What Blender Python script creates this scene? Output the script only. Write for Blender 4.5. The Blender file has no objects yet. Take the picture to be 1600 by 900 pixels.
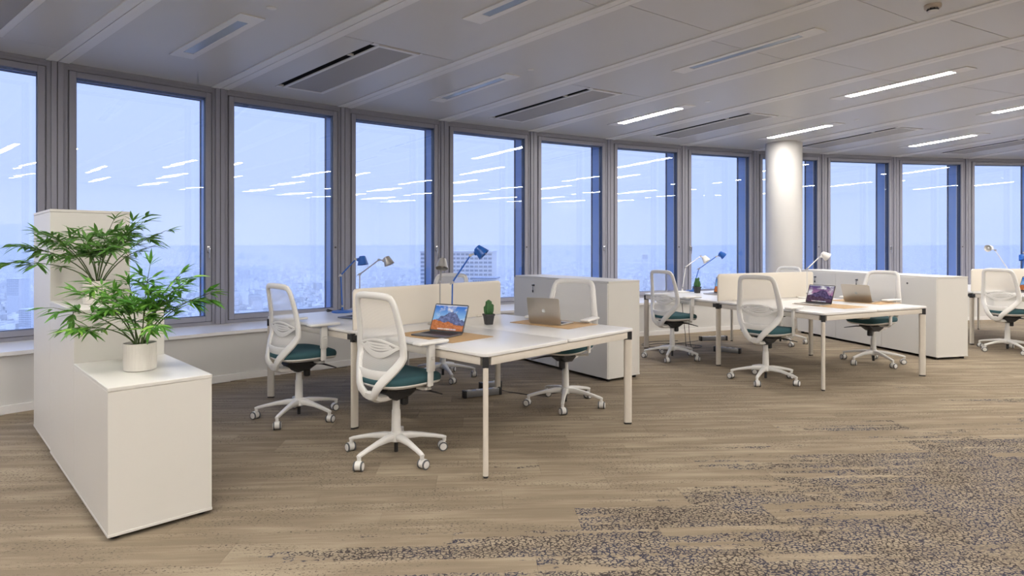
import bpy, bmesh, math, random
import numpy as np
from mathutils import Vector, Matrix
PI = math.pi
random.seed(7)
S = bpy.context.scene
C = S.collection
R_ = math.radians

# ------------------------------------------------------------------ camera
CAM_H = 1.38
FPX = 971.0
cd = bpy.data.cameras.new('camera'); cam = bpy.data.objects.new('camera', cd); C.objects.link(cam)
cam.location = (0, 0, CAM_H); cam.rotation_euler = (PI/2, 0, 0)
cd.sensor_width = 36; cd.lens = FPX/1600*36; cd.shift_y = -66/1600; cd.clip_start = .05; cd.clip_end = 80000
S.camera = cam
# ------------------------------------------------------------------ view, sky
S.view_settings.view_transform = 'Standard'; S.view_settings.look = 'None'
S.view_settings.gamma = 1; S.view_settings.use_curve_mapping = False
S.view_settings.exposure = 0.0
S.cycles.use_denoising = True
S.cycles.max_bounces = 8; S.cycles.diffuse_bounces = 4; S.cycles.glossy_bounces = 3
S.cycles.transparent_max_bounces = 24; S.cycles.volume_bounces = 2
S.cycles.sample_clamp_indirect = 6
S.cycles.caustics_reflective = False; S.cycles.caustics_refractive = False
SKY_HORIZON = (0.69, 0.84, 1.28); SKY_ZENITH = (1.40, 1.95, 3.7); SKY_STRENGTH = 1.0
LAMP_COLOR = (1.0, 0.945, 0.875); LAMP_STRENGTH = 112.0
HAZE_DENSITY = 1/4200.0

w = bpy.data.worlds.new('sky'); S.world = w; w.use_nodes = True
wn = w.node_tree; wn.nodes.clear()
def wadd(t, **k):
    n = wn.nodes.new(t)
    for a, b in k.items(): setattr(n, a, b)
    return n
wo = wadd('ShaderNodeOutputWorld'); wb = wadd('ShaderNodeBackground'); wb.inputs[1].default_value = SKY_STRENGTH
wt = wadd('ShaderNodeTexCoord'); ws = wadd('ShaderNodeSeparateXYZ'); wr = wadd('ShaderNodeValToRGB')
wn.links.new(wt.outputs['Generated'], ws.inputs[0]); wn.links.new(ws.outputs[2], wr.inputs[0])
wr.color_ramp.elements[0].position = 0.0; wr.color_ramp.elements[0].color = (*SKY_HORIZON, 1)
wr.color_ramp.elements[1].position = 1.0; wr.color_ramp.elements[1].color = (*SKY_ZENITH, 1)
_e = wr.color_ramp.elements.new(.30); _e.color = (.74, .90, 1.45, 1)
wn.links.new(wr.outputs[0], wb.inputs[0]); wn.links.new(wb.outputs[0], wo.inputs[0])
w.cycles.sampling_method = 'MANUAL'; w.cycles.sample_map_resolution = 256

# ------------------------------------------------------------------ materials
class NT:
    def __init__(s, m): s.t = m.node_tree; s.n = s.t.nodes; s.l = s.t.links
    def add(s, typ, ins=None, **k):
        n = s.n.new(typ)
        for a, b in k.items(): setattr(n, a, b)
        for a, b in (ins or {}).items():
            if isinstance(b, bpy.types.NodeSocket): s.l.new(b, n.inputs[a])
            else: n.inputs[a].default_value = b
        return n
    def math(s, op, a, b=0.0, c=None, clamp=False):
        d = {0: a, 1: b}
        if c is not None: d[2] = c
        return s.add('ShaderNodeMath', d, operation=op, use_clamp=clamp).outputs[0]
    def mix(s, f, a, b):
        n = s.n.new('ShaderNodeMix'); n.data_type = 'RGBA'
        for i, v in ((0, f), (6, a), (7, b)):
            if isinstance(v, bpy.types.NodeSocket): s.l.new(v, n.inputs[i])
            else: n.inputs[i].default_value = v
        return n.outputs[2]
    def step(s, v, a, b):
        return s.add('ShaderNodeMapRange', {0: v, 1: a, 2: b, 3: 0.0, 4: 1.0}, interpolation_type='SMOOTHSTEP').outputs[0]
MATS = {}
def mat(name, col, rough=.5, metal=0, spec=.5, noise=0, nscale=40, bump=0, coat=0):
    if name in MATS: return MATS[name]
    m = bpy.data.materials.new(name); m.use_nodes = True; T = NT(m)
    p = T.n['Principled BSDF']
    p.inputs['Base Color'].default_value = (*col, 1); p.inputs['Roughness'].default_value = rough
    p.inputs['Metallic'].default_value = metal; p.inputs['Specular IOR Level'].default_value = spec
    p.inputs['Coat Weight'].default_value = coat
    if noise or bump:
        tc = T.add('ShaderNodeTexCoord').outputs['Object']
        nz = T.add('ShaderNodeTexNoise', {'Vector': tc, 'Scale': nscale, 'Detail': 3.0}).outputs[0]
        if noise:
            a = tuple(c*(1-noise) for c in col)+(1,); b = tuple(min(1, c*(1+noise)) for c in col)+(1,)
            T.l.new(T.mix(nz, a, b), p.inputs['Base Color'])
        if bump:
            b = T.add('ShaderNodeBump', {'Height': nz, 'Strength': bump, 'Distance': .002})
            T.l.new(b.outputs[0], p.inputs['Normal'])
    MATS[name] = m; return m
WHITE = mat('white_lacquer', (.76, .73, .68), .35, noise=.02, nscale=3)
CABW = mat('white_cabinet_laminate', (.68, .665, .63), .38, noise=.02, nscale=2)
TOPW = mat('white_desk_laminate', (.75, .74, .73), .28, noise=.015, nscale=5)
DESKM = mat('off_white_painted_steel', (.66, .61, .54), .4, noise=.03, nscale=30)
PLAST = mat('white_plastic', (.73, .72, .70), .4, noise=.015, nscale=30)
BLACK = mat('black_plastic', (.015, .015, .017), .45, noise=.1, nscale=60)
GREYP = mat('grey_rubber', (.10, .105, .115), .6, noise=.1, nscale=60)
TEAL = mat('petrol_fabric', (.028, .088, .105), .85, noise=.15, nscale=300, bump=.4)
FRAME = mat('taupe_window_frame', (.27, .272, .325), .42, noise=.04, nscale=12)
FRAMED = mat('window_joint_dark', (.06, .055, .06), .5, noise=.05, nscale=20)
NAVY = mat('outer_gasket_navy', (.015, .035, .09), .4, noise=.1, nscale=10)
FINB = mat('outer_fin_blue_grey', (.20, .36, .72), .35, noise=.05, nscale=3)
GAPW = mat('sky_gap_white', (.85, .87, .9), .4, noise=.03, nscale=3)  # bright sky gap between fin and frame, painted as a white strip
WALL = mat('white_wall_paint', (.66, .65, .63), .6, noise=.02, nscale=4, bump=.05)
SILLM = mat('white_sill', (.82, .81, .80), .25, noise=.015, nscale=4)
CEIL = mat('ceiling_metal_panel', (.66, .65, .63), .38, noise=.02, nscale=2)
STRIP = mat('ceiling_metal_strip', (.86, .85, .83), .42, noise=.02, nscale=2)
GRILL = mat('grille_perforated_grey', (.40, .39, .38), .6, noise=.05, nscale=200, bump=.3)
GDARK = mat('slot_dark', (.01, .01, .012), .8, noise=.1, nscale=20)
COLM = mat('column_paint', (.54, .53, .52), .5, noise=.015, nscale=3)
PANEL = mat('cream_screen_panel', (.72, .67, .59), .3, noise=.02, nscale=3)
KRAFT = mat('tan_desk_pad', (.44, .285, .14), .7, noise=.08, nscale=60, bump=.2)
ALU = mat('laptop_silver', (.50, .46, .41), .32, metal=.75, noise=.02, nscale=30)
ALUD = mat('laptop_space_grey', (.17, .175, .19), .35, metal=.8, noise=.03, nscale=30)
KEYS = mat('keyboard_black', (.02, .02, .022), .6, noise=.1, nscale=300)
BLUE = mat('lamp_blue', (.012, .10, .42), .3, noise=.05, nscale=20)
LGREY = mat('lamp_grey', (.42, .41, .40), .35, metal=.5, noise=.03, nscale=20)
LWHITE = mat('lamp_white', (.80, .79, .77), .35, noise=.02, nscale=20)
CHROME = mat('chrome', (.6, .6, .62), .2, metal=1, noise=.03, nscale=20)
POT = mat('ribbed_pot_ceramic', (.70, .67, .62), .55, noise=.05, nscale=15)
SOIL = mat('dark_soil', (.02, .018, .02), .9, noise=.3, nscale=80, bump=.6)
POTD = mat('dark_grey_pot', (.035, .036, .04), .6, noise=.1, nscale=40)
CACT = mat('cactus_green', (.035, .12, .035), .6, noise=.4, nscale=50, bump=.5)
STEM = mat('plant_stem', (.06, .10, .025), .5, noise=.3, nscale=30)
BOXM = mat('power_box_grey', (.28, .28, .29), .4, metal=.4, noise=.05, nscale=30)
def leafmat(name, a, b):
    m = bpy.data.materials.new(name); m.use_nodes = True; T = NT(m); p = T.n['Principled BSDF']
    r = T.add('ShaderNodeObjectInfo').outputs['Random']
    T.l.new(T.mix(r, a, b), p.inputs['Base Color']); p.inputs['Roughness'].default_value = .42
    tr = T.add('ShaderNodeBsdfTranslucent', {0: T.mix(r, a, b)})
    mx = T.add('ShaderNodeMixShader', {0: .3, 1: p.outputs[0], 2: tr.outputs[0]})
    T.l.new(mx.outputs[0], T.n['Material Output'].inputs[0]); return m
LEAF_A = leafmat('leaf_bright', (.07, .25, .035, 1), (.32, .60, .10, 1))
LEAF_B = leafmat('leaf_dark', (.05, .19, .035, 1), (.22, .42, .09, 1))
def glassmat():
    m = bpy.data.materials.new('window_glass'); m.use_nodes = True; T = NT(m); T.n.clear()
    g = T.add('ShaderNodeNewGeometry')
    d = T.add('ShaderNodeVectorMath', {0: g.outputs['Incoming'], 1: g.outputs['Normal']}, operation='DOT_PRODUCT').outputs['Value']
    a = T.math('ABSOLUTE', d); s = T.math('POWER', T.math('SUBTRACT', 1.0, a), 5.0)
    f = T.math('MULTIPLY_ADD', s, .90, .055, clamp=True)
    tr = T.add('ShaderNodeBsdfTransparent', {0: (.97, .985, 1, 1)})
    gl = T.add('ShaderNodeBsdfGlossy', {'Color': (1, 1, 1, 1), 'Roughness': .0})
    mx = T.add('ShaderNodeMixShader', {0: f, 1: tr.outputs[0], 2: gl.outputs[0]})
    o = T.add('ShaderNodeOutputMaterial'); T.l.new(mx.outputs[0], o.inputs[0]); return m
GLASS = glassmat()
def meshmat():
    m = bpy.data.materials.new('white_chair_mesh'); m.use_nodes = True; T = NT(m); p = T.n['Principled BSDF']
    p.inputs['Base Color'].default_value = (.80, .79, .77, 1); p.inputs['Roughness'].default_value = .8
    tc = T.add('ShaderNodeTexCoord').outputs['Object']
    wv = T.add('ShaderNodeTexWave', {'Vector': tc, 'Scale': 60.0}, bands_direction='Z').outputs[1]
    f = T.math('MULTIPLY_ADD', wv, .12, .40)
    tr = T.add('ShaderNodeBsdfTransparent')
    mx = T.add('ShaderNodeMixShader', {0: f, 1: tr.outputs[0], 2: p.outputs[0]})
    T.l.new(mx.outputs[0], T.n['Material Output'].inputs[0]); return m
MESH = meshmat()
def emis(name, col, st):
    m = bpy.data.materials.new(name); m.use_nodes = True; T = NT(m); T.n.clear()
    e = T.add('ShaderNodeEmission', {0: (*col, 1), 1: st}); o = T.add('ShaderNodeOutputMaterial')
    T.l.new(e.outputs[0], o.inputs[0]); return m
LIT = emis('lit_diffuser', LAMP_COLOR, LAMP_STRENGTH)
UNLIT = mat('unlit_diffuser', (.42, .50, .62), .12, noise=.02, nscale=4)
def screenmat(name, sky_a, sky_b, rock, ground, seed):
    m = bpy.data.materials.new(name); m.use_nodes = True; T = NT(m); T.n.clear()
    uv = T.add('ShaderNodeTexCoord').outputs['UV']; sp = T.add('ShaderNodeSeparateXYZ', {0: uv})
    u, v = sp.outputs[0], sp.outputs[1]
    sky = T.mix(T.step(v, .45, 1.0), sky_b, sky_a)
    cl = T.add('ShaderNodeTexNoise', {'Vector': uv, 'Scale': 3.2, 'Detail': 5.0, 'W': seed}, noise_dimensions='4D').outputs[0]
    sky = T.mix(T.step(cl, .5, .68), sky, (.9, .88, .9, 1))
    rid = T.add('ShaderNodeTexNoise', {'W': T.math('MULTIPLY', u, 1.3), 'Detail': 4.0}, noise_dimensions='1D').outputs[0]
    peak = T.math('SUBTRACT', .78, T.math('MULTIPLY', T.math('ABSOLUTE', T.math('SUBTRACT', u, .55)), .9))
    hgt = T.math('ADD', peak, T.math('MULTIPLY', T.math('SUBTRACT', rid, .5), .42))
    fac = T.step(T.math('SUBTRACT', hgt, v), -.01, .01)
    rn = T.add('ShaderNodeTexNoise', {'Vector': uv, 'Scale': 11.0, 'Detail': 10.0, 'Roughness': .7}).outputs[0]
    col = T.mix(fac, sky, T.mix(T.step(rn, .35, .75), rock, tuple(min(1, c*2.6+.05) for c in rock[:3])+(1,)))
    gh = T.add('ShaderNodeTexNoise', {'W': T.math('MULTIPLY', u, .6), 'Detail': 3.0}, noise_dimensions='1D').outputs[0]
    gf = T.step(T.math('SUBTRACT', T.math('ADD', T.math('MULTIPLY_ADD', gh, .42, .14), T.math('MULTIPLY', u, -.12)), v), -.01, .02)
    col = T.mix(gf, col, T.mix(T.step(rn, .38, .7), ground, tuple(min(1, c*1.5+.06) for c in ground[:3])+(1,)))
    dock = T.math('MULTIPLY', T.step(v, .075, .07), T.math('MULTIPLY', T.step(v, .02, .025), T.math('MULTIPLY', T.step(u, .2, .21), T.step(u, .8, .79))))
    ic = T.add('ShaderNodeTexWhiteNoise', {'W': T.math('FLOOR', T.math('MULTIPLY', u, 30.0))}, noise_dimensions='1D').outputs[1]
    col = T.mix(T.math('MULTIPLY', dock, .8), col, T.mix(.5, ic, (.9, .9, .9, 1)))
    col = T.mix(T.math('MULTIPLY', T.step(v, .955, .965), .6), col, (.9, .9, .95, 1))
    e = T.add('ShaderNodeEmission', {0: col, 1: .8}); gl = T.add('ShaderNodeBsdfGlossy', {'Roughness': .3})
    mx = T.add('ShaderNodeMixShader', {0: .012, 1: e.outputs[0], 2: gl.outputs[0]})
    o = T.add('ShaderNodeOutputMaterial'); T.l.new(mx.outputs[0], o.inputs[0]); return m
SCR1 = screenmat('screen_blue_sky_mountain', (.02, .16, .62, 1), (.25, .50, .85, 1), (.07, .09, .20, 1), (.45, .13, .03, 1), 1.0)
SCR2 = screenmat('screen_purple_mountain', (.10, .07, .22, 1), (.45, .22, .38, 1), (.06, .04, .10, 1), (.07, .035, .07, 1), 3.0)

ROWANG = R_(3.0); PLW, PLL = .25, 1.0
def carpet():
    m = bpy.data.materials.new('carpet_planks'); m.use_nodes = True; T = NT(m); p = T.n['Principled BSDF']
    pos = T.add('ShaderNodeNewGeometry').outputs['Position']; sp = T.add('ShaderNodeSeparateXYZ', {0: pos})
    x, y = sp.outputs[0], sp.outputs[1]; ca, sa = math.cos(ROWANG), math.sin(ROWANG)
    u = T.math('ADD', T.math('MULTIPLY', x, ca), T.math('MULTIPLY', y, sa))
    v = T.math('ADD', T.math('MULTIPLY', x, -sa), T.math('MULTIPLY', y, ca))
    row = T.math('FLOOR', T.math('DIVIDE', v, PLW))
    off = T.math('MULTIPLY', row, .375)
    colm = T.math('FLOOR', T.math('DIVIDE', T.math('ADD', u, off), PLL))
    cid = T.add('ShaderNodeCombineXYZ', {0: row, 1: colm, 2: 0.0}).outputs[0]
    rn = T.add('ShaderNodeTexWhiteNoise', {'Vector': cid}, noise_dimensions='2D').outputs[0]
    half = T.math('FLOOR', T.math('DIVIDE', v, PLW/2)); 
    rowr = T.add('ShaderNodeTexWhiteNoise', {'Vector': T.add('ShaderNodeCombineXYZ', {0: half, 1: 3.0, 2: 0.0}).outputs[0]}, noise_dimensions='2D').outputs[0]
    def cv(a, b, c=0.0): return T.add('ShaderNodeCombineXYZ', {0: T.math('MULTIPLY', u, a), 1: T.math('MULTIPLY', v, b), 2: c}).outputs[0]
    def nz(vec, det=3.0, rough=.5): return T.add('ShaderNodeTexNoise', {'Vector': vec, 'Scale': 1.0, 'Detail': det, 'Roughness': rough}).outputs[0]
    shift = T.math('MULTIPLY', rn, 7.0)
    st = nz(cv(1.3, 17.0, T.math('MULTIPLY', rn, .35)), 4.0, .6)
    big = nz(cv(2.6, 9.0, shift), 2.0)
    f = T.math('ADD', T.math('MULTIPLY', st, .55), T.math('ADD', T.math('MULTIPLY', big, .25), T.math('MULTIPLY', rn, .06)))
    base = T.mix(T.step(f, .33, .64), (.24, .193, .138, 1), (.415, .348, .255, 1))
    gr = nz(cv(330.0, 330.0), 2.0)
    base = T.mix(T.math('MULTIPLY', T.step(gr, .35, .7), .36), base, (.15, .115, .085, 1))
    # density of the navy crackle: full towards the near right, ragged rows on its edge
    s = T.math('SUBTRACT', T.math('MULTIPLY', T.math('SUBTRACT', x, .50), .5), T.math('MULTIPLY', T.math('SUBTRACT', y, 2.75), .866))
    den = T.math('MULTIPLY_ADD', T.math('SUBTRACT', rn, .5), 1.2, T.math('ADD', s, .06))
    den = T.math('MULTIPLY_ADD', T.math('SUBTRACT', rowr, .5), .7, den)
    st2 = nz(cv(1.3, 14.0, 5.0), 3.0)
    den = T.math('MULTIPLY_ADD', T.math('SUBTRACT', st2, .5), 2.6, den)
    frag = nz(cv(16.0, 30.0, 2.0), 2.0)
    keep = T.step(T.math('MULTIPLY_ADD', T.math('SUBTRACT', frag, .5), 1.3, den), -.06, .12)
    full = T.step(s, .1, 1.3)
    keep = T.math('MAXIMUM', keep, T.math('MULTIPLY', full, .8))
    vo = T.add('ShaderNodeTexVoronoi', {'Vector': cv(46.0, 54.0), 'Scale': 1.0}, feature='DISTANCE_TO_EDGE').outputs['Distance']
    brk = nz(cv(75.0, 75.0, 9.0), 1.0)
    ln = T.math('MULTIPLY', T.step(vo, .17, .06), T.step(brk, .36, .46))
    base = T.mix(T.math('MULTIPLY', keep, .35), base, (.30, .255, .20, 1))
    navy = T.mix(T.step(nz(cv(3.0, 3.0, 4.0)), .4, .6), (.022, .028, .06, 1), (.035, .028, .03, 1))
    c = T.mix(T.math('MULTIPLY', T.math('MULTIPLY', ln, keep), .93), base, navy)
    # sparse thin brown flecks everywhere
    sk = nz(cv(70.0, 120.0, 1.0), 1.0); skm = nz(cv(1.6, 8.0, 8.0), 4.0)
    fl = T.math('MULTIPLY', T.step(sk, .60, .66), T.step(skm, .44, .58))
    c = T.mix(T.math('MULTIPLY', fl, .8), c, (.05, .04, .038, 1))
    T.l.new(c, p.inputs['Base Color']); p.inputs['Roughness'].default_value = .95; p.inputs['Specular IOR Level'].default_value = .1
    bp = T.add('ShaderNodeBump', {'Height': T.math('SUBTRACT', gr, T.math('MULTIPLY', ln, keep)), 'Strength': .5, 'Distance': .003})
    T.l.new(bp.outputs[0], p.inputs['Normal']); return m
CARPET = carpet()

# ------------------------------------------------------------------ mesh helpers
def obj(name, bm, m, parent=None, smooth=True, loc=None):
    me = bpy.data.meshes.new(name); bm.to_mesh(me); bm.free()
    for mm in (m if isinstance(m, (list, tuple)) else [m]): me.materials.append(mm)
    if smooth:
        for p in me.polygons: p.use_smooth = True
        me.set_sharp_from_angle(angle=R_(38))
    o = bpy.data.objects.new(name, me); C.objects.link(o)
    if parent: o.parent = parent
    if loc: o.location = loc
    return o
def thing(name, label, cat, loc=(0, 0, 0), rot=0, group=None):
    o = bpy.data.objects.new(name, None); C.objects.link(o); o.empty_display_size = .1
    o.location = loc; o.rotation_euler = (0, 0, rot); o['label'] = label; o['category'] = cat
    if group: o['group'] = group
    return o
def tag(o, label, cat, group=None):
    o['label'] = label; o['category'] = cat
    if group: o['group'] = group
    return o
def struct(name, bm, m, parent=None, smooth=False):
    o = obj(name, bm, m, parent, smooth)
    if parent is None: o['kind'] = 'structure'
    return o
def dup(r, loc, rot, label, group=None):
    n = r.copy(); C.objects.link(n); n.location = loc; n.rotation_euler = (0, 0, rot); n['label'] = label
    if group: n['group'] = group
    for c in list(r.children):
        d = c.copy(); C.objects.link(d); d.parent = n
        for g in list(c.children):
            e = g.copy(); C.objects.link(e); e.parent = d
    return n
def BM(): return bmesh.new()
def merge(bm, t, M=None):
    if M is not None: bmesh.ops.transform(t, matrix=M, verts=t.verts)
    me = bpy.data.meshes.new('t'); t.to_mesh(me); t.free(); bm.from_mesh(me); bpy.data.meshes.remove(me); return bm
def box(bm, lo, hi, bev=0, M=None, seg=2):
    t = bmesh.new(); bmesh.ops.create_cube(t, size=1)
    s = [hi[i]-lo[i] for i in range(3)]; c = [(hi[i]+lo[i])/2 for i in range(3)]
    for v in t.verts: v.co = Vector((v.co[i]*s[i]+c[i] for i in range(3)))
    if bev: bmesh.ops.bevel(t, geom=t.edges, offset=bev, segments=seg, affect='EDGES', profile=.5)
    return merge(bm, t, M)
def skin(bm, secs, closed=True, cap=True, loop=False, M=None):
    t = bmesh.new(); rows = [[t.verts.new(p) for p in s] for s in secs]; n = len(secs[0])
    R = len(rows)
    for i in range(R if loop else R-1):
        a, b = rows[i], rows[(i+1) % R]
        for j in range(n if closed else n-1):
            k = (j+1) % n; t.faces.new((a[j], a[k], b[k], b[j]))
    if cap and not loop and closed:
        t.faces.new(rows[0][::-1]); t.faces.new(rows[-1])
    bmesh.ops.recalc_face_normals(t, faces=t.faces)
    return merge(bm, t, M)
def lathe(bm, prof, n=24, M=None, cap=True):
    secs = [[Vector((r*math.cos(2*PI*j/n), r*math.sin(2*PI*j/n), z)) for j in range(n)] for r, z in prof]
    return skin(bm, secs, cap=cap, M=M)
def tube(bm, pts, rad, n=8, ref=None, loop=False, M=None, power=2.0):
    pts = [Vector(p) for p in pts]; L = len(pts)
    rad = rad if isinstance(rad, list) else [rad]*L
    secs = []
    for i, p in enumerate(pts):
        a = pts[(i-1) % L] if (loop or i > 0) else p; b = pts[(i+1) % L] if (loop or i < L-1) else p
        T = (b-a).normalized()
        rf = Vector(ref) if ref is not None else (Vector((0, 0, 1)) if abs(T.z) < .9 else Vector((1, 0, 0)))
        B = T.cross(rf).normalized(); N = B.cross(T).normalized()
        ra, rb = rad[i] if isinstance(rad[i], tuple) else (rad[i], rad[i])
        s = []
        for j in range(n):
            an = 2*PI*(j+.5)/n; ca, sa = math.cos(an), math.sin(an)
            ca = math.copysign(abs(ca)**(2/power), ca); sa = math.copysign(abs(sa)**(2/power), sa)
            s.append(p+B*ra*ca+N*rb*sa)
        secs.append(s)
    return skin(bm, secs, loop=loop, M=M)
def prism(bm, poly, z0, z1, M=None, bev=0):
    t = bmesh.new(); a = [t.verts.new((x, y, z0)) for x, y in poly]; b = [t.verts.new((x, y, z1)) for x, y in poly]
    t.faces.new(a[::-1]); t.faces.new(b); n = len(poly)
    for i in range(n): t.faces.new((a[i], a[(i+1) % n], b[(i+1) % n], b[i]))
    bmesh.ops.recalc_face_normals(t, faces=t.faces)
    if bev:
        es = [e for e in t.edges if abs(e.verts[0].co.z-e.verts[1].co.z) < 1e-6]
        bmesh.ops.bevel(t, geom=es, offset=bev, segments=2, affect='EDGES', profile=.5)
    return merge(bm, t, M)
def rrect(x0, y0, x1, y1, r, n=5):
    out = []
    for cx, cy, a in ((x1-r, y1-r, 0), (x0+r, y1-r, 90), (x0+r, y0+r, 180), (x1-r, y0+r, 270)):
        for i in range(n+1): out.append((cx+r*math.cos(R_(a+90*i/n)), cy+r*math.sin(R_(a+90*i/n))))
    return out
def interp(x, xs, ys): return float(np.interp(x, xs, ys))
def rotz(a): return Matrix.Rotation(a, 4, 'Z')
def ray(px, py, z):   # the point at height z seen at pixel (px, py)
    Y = FPX*(CAM_H-z)/(py-384.0); return Vector(((px-800)/FPX*Y, Y, z))
def at(px, py, Y): return Vector(((px-800)/FPX*Y, Y, CAM_H-(py-384.0)/FPX*Y))

# ------------------------------------------------------------------ facade geometry
CX, CY, RAD, HC = 11.7086, -9.9147, 22.517, 3.13
TH = [135.386, 131.641, 127.903, 124.248, 120.405, 116.685, 112.763, 108.771, 104.867, 100.710, 96.614]
I0, I1 = -5, 14
def theta(t):
    if t < 0: return TH[0]-t*3.74
    if t > 10: return TH[10]-(t-10)*4.1
    i = min(int(t), 9); return TH[i]+(TH[i+1]-TH[i])*(t-i)
def fp(t, d=0, drift=False):
    if drift: t = t+max(.018, .052-.005*max(t, 0))*d
    a = R_(theta(t)); return Vector((CX+(RAD-d)*math.cos(a), CY+(RAD-d)*math.sin(a), 0))
def dwall(t): return interp(t, [1, 5], [.66, .82])
ZS = .511
DEPTH = 13.0

# floor ------------------------------------------------------------
ts = list(range(I0, I1+1))
bm = BM()
outer = [fp(t, -.06) for t in ts]; inner = [fp(t, DEPTH+.3) for t in ts]
def slab(bm, z0, z1):
    for i in range(len(ts)-1):
        q = [outer[i], outer[i+1], inner[i+1], inner[i]]
        prism(bm, [(p.x, p.y) for p in q], z0, z1)
slab(bm, -.30, -.012)
floor = struct('floor', bm, CARPET)
ca, sa = math.cos(ROWANG), math.sin(ROWANG)
cells = []
def inside(x, y):
    d = RAD-math.hypot(x-CX, y-CY)
    if not (-.0 < d-0.3 < DEPTH+.2): return False
    a = math.degrees(math.atan2(y-CY, x-CX)); return theta(I1)+.3 < a < theta(I0)-.3
for r in range(-30, 60):
    for c in range(-25, 40):
        u0 = c*PLL-r*.375; v0 = r*PLW
        uc, vc = u0+PLL/2, v0+PLW/2
        x, y = uc*ca-vc*sa, uc*sa+vc*ca
        ends = [((u0+k)*ca-vc*sa, (u0+k)*sa+vc*ca) for k in (0, PLL)]
        if all(inside(*e) for e in ends):
            vis = y > 2.35 and abs(x)/y < .84
            key = (0, math.hypot(x, y)) if vis else (1, math.hypot(x, y))
            cells.append((key, u0, v0))
cells.sort()
bm = BM(); box(bm, (0, 0, -.0115), (PLL-.0012, PLW-.0012, 0))
pl0 = obj('carpet_plank', bm, CARPET, floor, smooth=False)
for i, (k, u0, v0) in enumerate(cells[:300]):
    o = pl0 if i == 0 else pl0.copy()
    if i: C.objects.link(o); o.parent = floor
    o.location = (u0*ca-v0*sa, u0*sa+v0*ca, 0); o.rotation_euler = (0, 0, ROWANG)
vs, fs = [], []
for k, u0, v0 in cells[300:]:
    b = len(vs)
    for z in (-.0115, 0):
        for du, dv in ((0, 0), (PLL-.0012, 0), (PLL-.0012, PLW-.0012), (0, PLW-.0012)):
            uu, vv = u0+du, v0+dv; vs.append((uu*ca-vv*sa, uu*sa+vv*ca, z))
    fs += [tuple(b+q for q in f) for f in ((4, 5, 6, 7), (0, 1, 5, 4), (1, 2, 6, 5), (2, 3, 7, 6), (3, 0, 4, 7))]
me = bpy.data.meshes.new('carpet_planks_far'); me.from_pydata(vs, [], fs); me.materials.append(CARPET)
o = bpy.data.objects.new('carpet_planks', me); C.objects.link(o); o.parent = floor; o['kind'] = 'stuff'

# ceiling ----------------------------------------------------------
bm = BM(); slab(bm, HC+.25, HC+.45); ceiling = struct('ceiling', bm, CEIL)
BW = .092/1.47
def cpoly(t0, t1, d0, d1, n=1):
    return [tuple(fp(t, d, True)[:2]) for t, d in ((t0, d0), (t1, d0), (t1, d1), (t0, d1))]
JE = [4.45, 5.6, 8.0, 10.5, DEPTH]; JO = [4.3, 5.45, 8.0, 10.5, DEPTH]
def cpanel(t0, t1, d0, d1, g=.003):
    bm = BM(); prism(bm, cpoly(t0+g/1.4, t1-g/1.4, d0+g, d1-g), HC, HC+.03, bev=.0015)
    struct('ceiling_panel', bm, CEIL, ceiling)
def is_grille(i): return i % 2 == 1
for i in range(I0, I1):
    js = JO if i % 2 else JE
    a, b = i+BW*.98, i+1-BW*.98
    if is_grille(i):
        cpanel(a, b, -.05, .50); cpanel(a, i+.275, .50, 2.52); cpanel(i+.655, b, .50, 2.52); cpanel(a, b, 2.52, js[0])
    else: cpanel(a, b, -.05, js[0])
    for k in range(len(js)-1): cpanel(a, b, js[k], js[k+1])
    for s0, s1 in ((i+.0025, i+BW), (i+1-BW, i+1-.0025)):
        bm = BM()
        for d0_, d1_ in zip([.02]+js, js): prism(bm, cpoly(s0, s1, d0_, d1_), HC-.009, HC+.032)
        struct('ceiling_strip', bm, STRIP, ceiling)

def light(i, d0, lit, label, group=None):
    u = i+.5; hw = .105/1.45; dw = .046/1.45 if not lit else .058/1.45
    c = fp(u, d0+.6, True)
    th = thing('ceiling_light', label, 'ceiling light', (c.x, c.y, HC), 0, group)
    M = Matrix.Translation(-Vector((c.x, c.y, 0)))
    e = .17
    bm = BM()
    z0, z1 = -.008, -.0005
    for p in (cpoly(u-hw, u-dw, d0-e, d0+1.14+e), cpoly(u+dw, u+hw, d0-e, d0+1.14+e), cpoly(u-dw, u+dw, d0-e, d0), cpoly(u-dw, u+dw, d0+1.14, d0+1.14+e)):
        prism(bm, p, z0, z1, M)
    obj('frame', bm, STRIP, th, smooth=False)
    bm = BM(); prism(bm, cpoly(u-dw, u+dw, d0, d0+1.14), -.005 if not lit else -.0075, -.001, M)
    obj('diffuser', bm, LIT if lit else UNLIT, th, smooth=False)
def rowlights():
    names = {(0, 0): 'unlit blue-looking strip light nearest the left windows', (2, 0): 'unlit strip light between the two big ceiling grilles',
             (1, 1): 'unlit strip light cut by the top edge, left of centre', (3, 1): 'unlit strip light upper centre with a long dark diffuser',
             (4, 0): 'lit strip light near the windows left of the white column', (6, 0): 'lit strip light just above the white column',
             (5, 1): 'large lit strip light at upper right', (8, 0): 'lit strip light near the windows right of the column',
             (7, 1): 'lit strip light cut by the right edge of the photo'}
    for r, d0 in enumerate((1.17, 3.66, 6.15, 8.64, 11.1)):
        for i in range(I0, I1):
            if (i+r) % 2: continue
            lit = (i, r) not in ((0, 0), (2, 0), (1, 1), (3, 1))
            lab = names.get((i, r))
            if lab: light(i, d0, lit, lab)
            else: light(i, d0, lit, 'lit strip light out of the photo, seen only mirrored in the windows' if lit else 'unlit strip light out of the photo on the left', 'ceiling lights out of frame' if lit else 'unlit lights out of frame')
rowlights()
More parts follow.
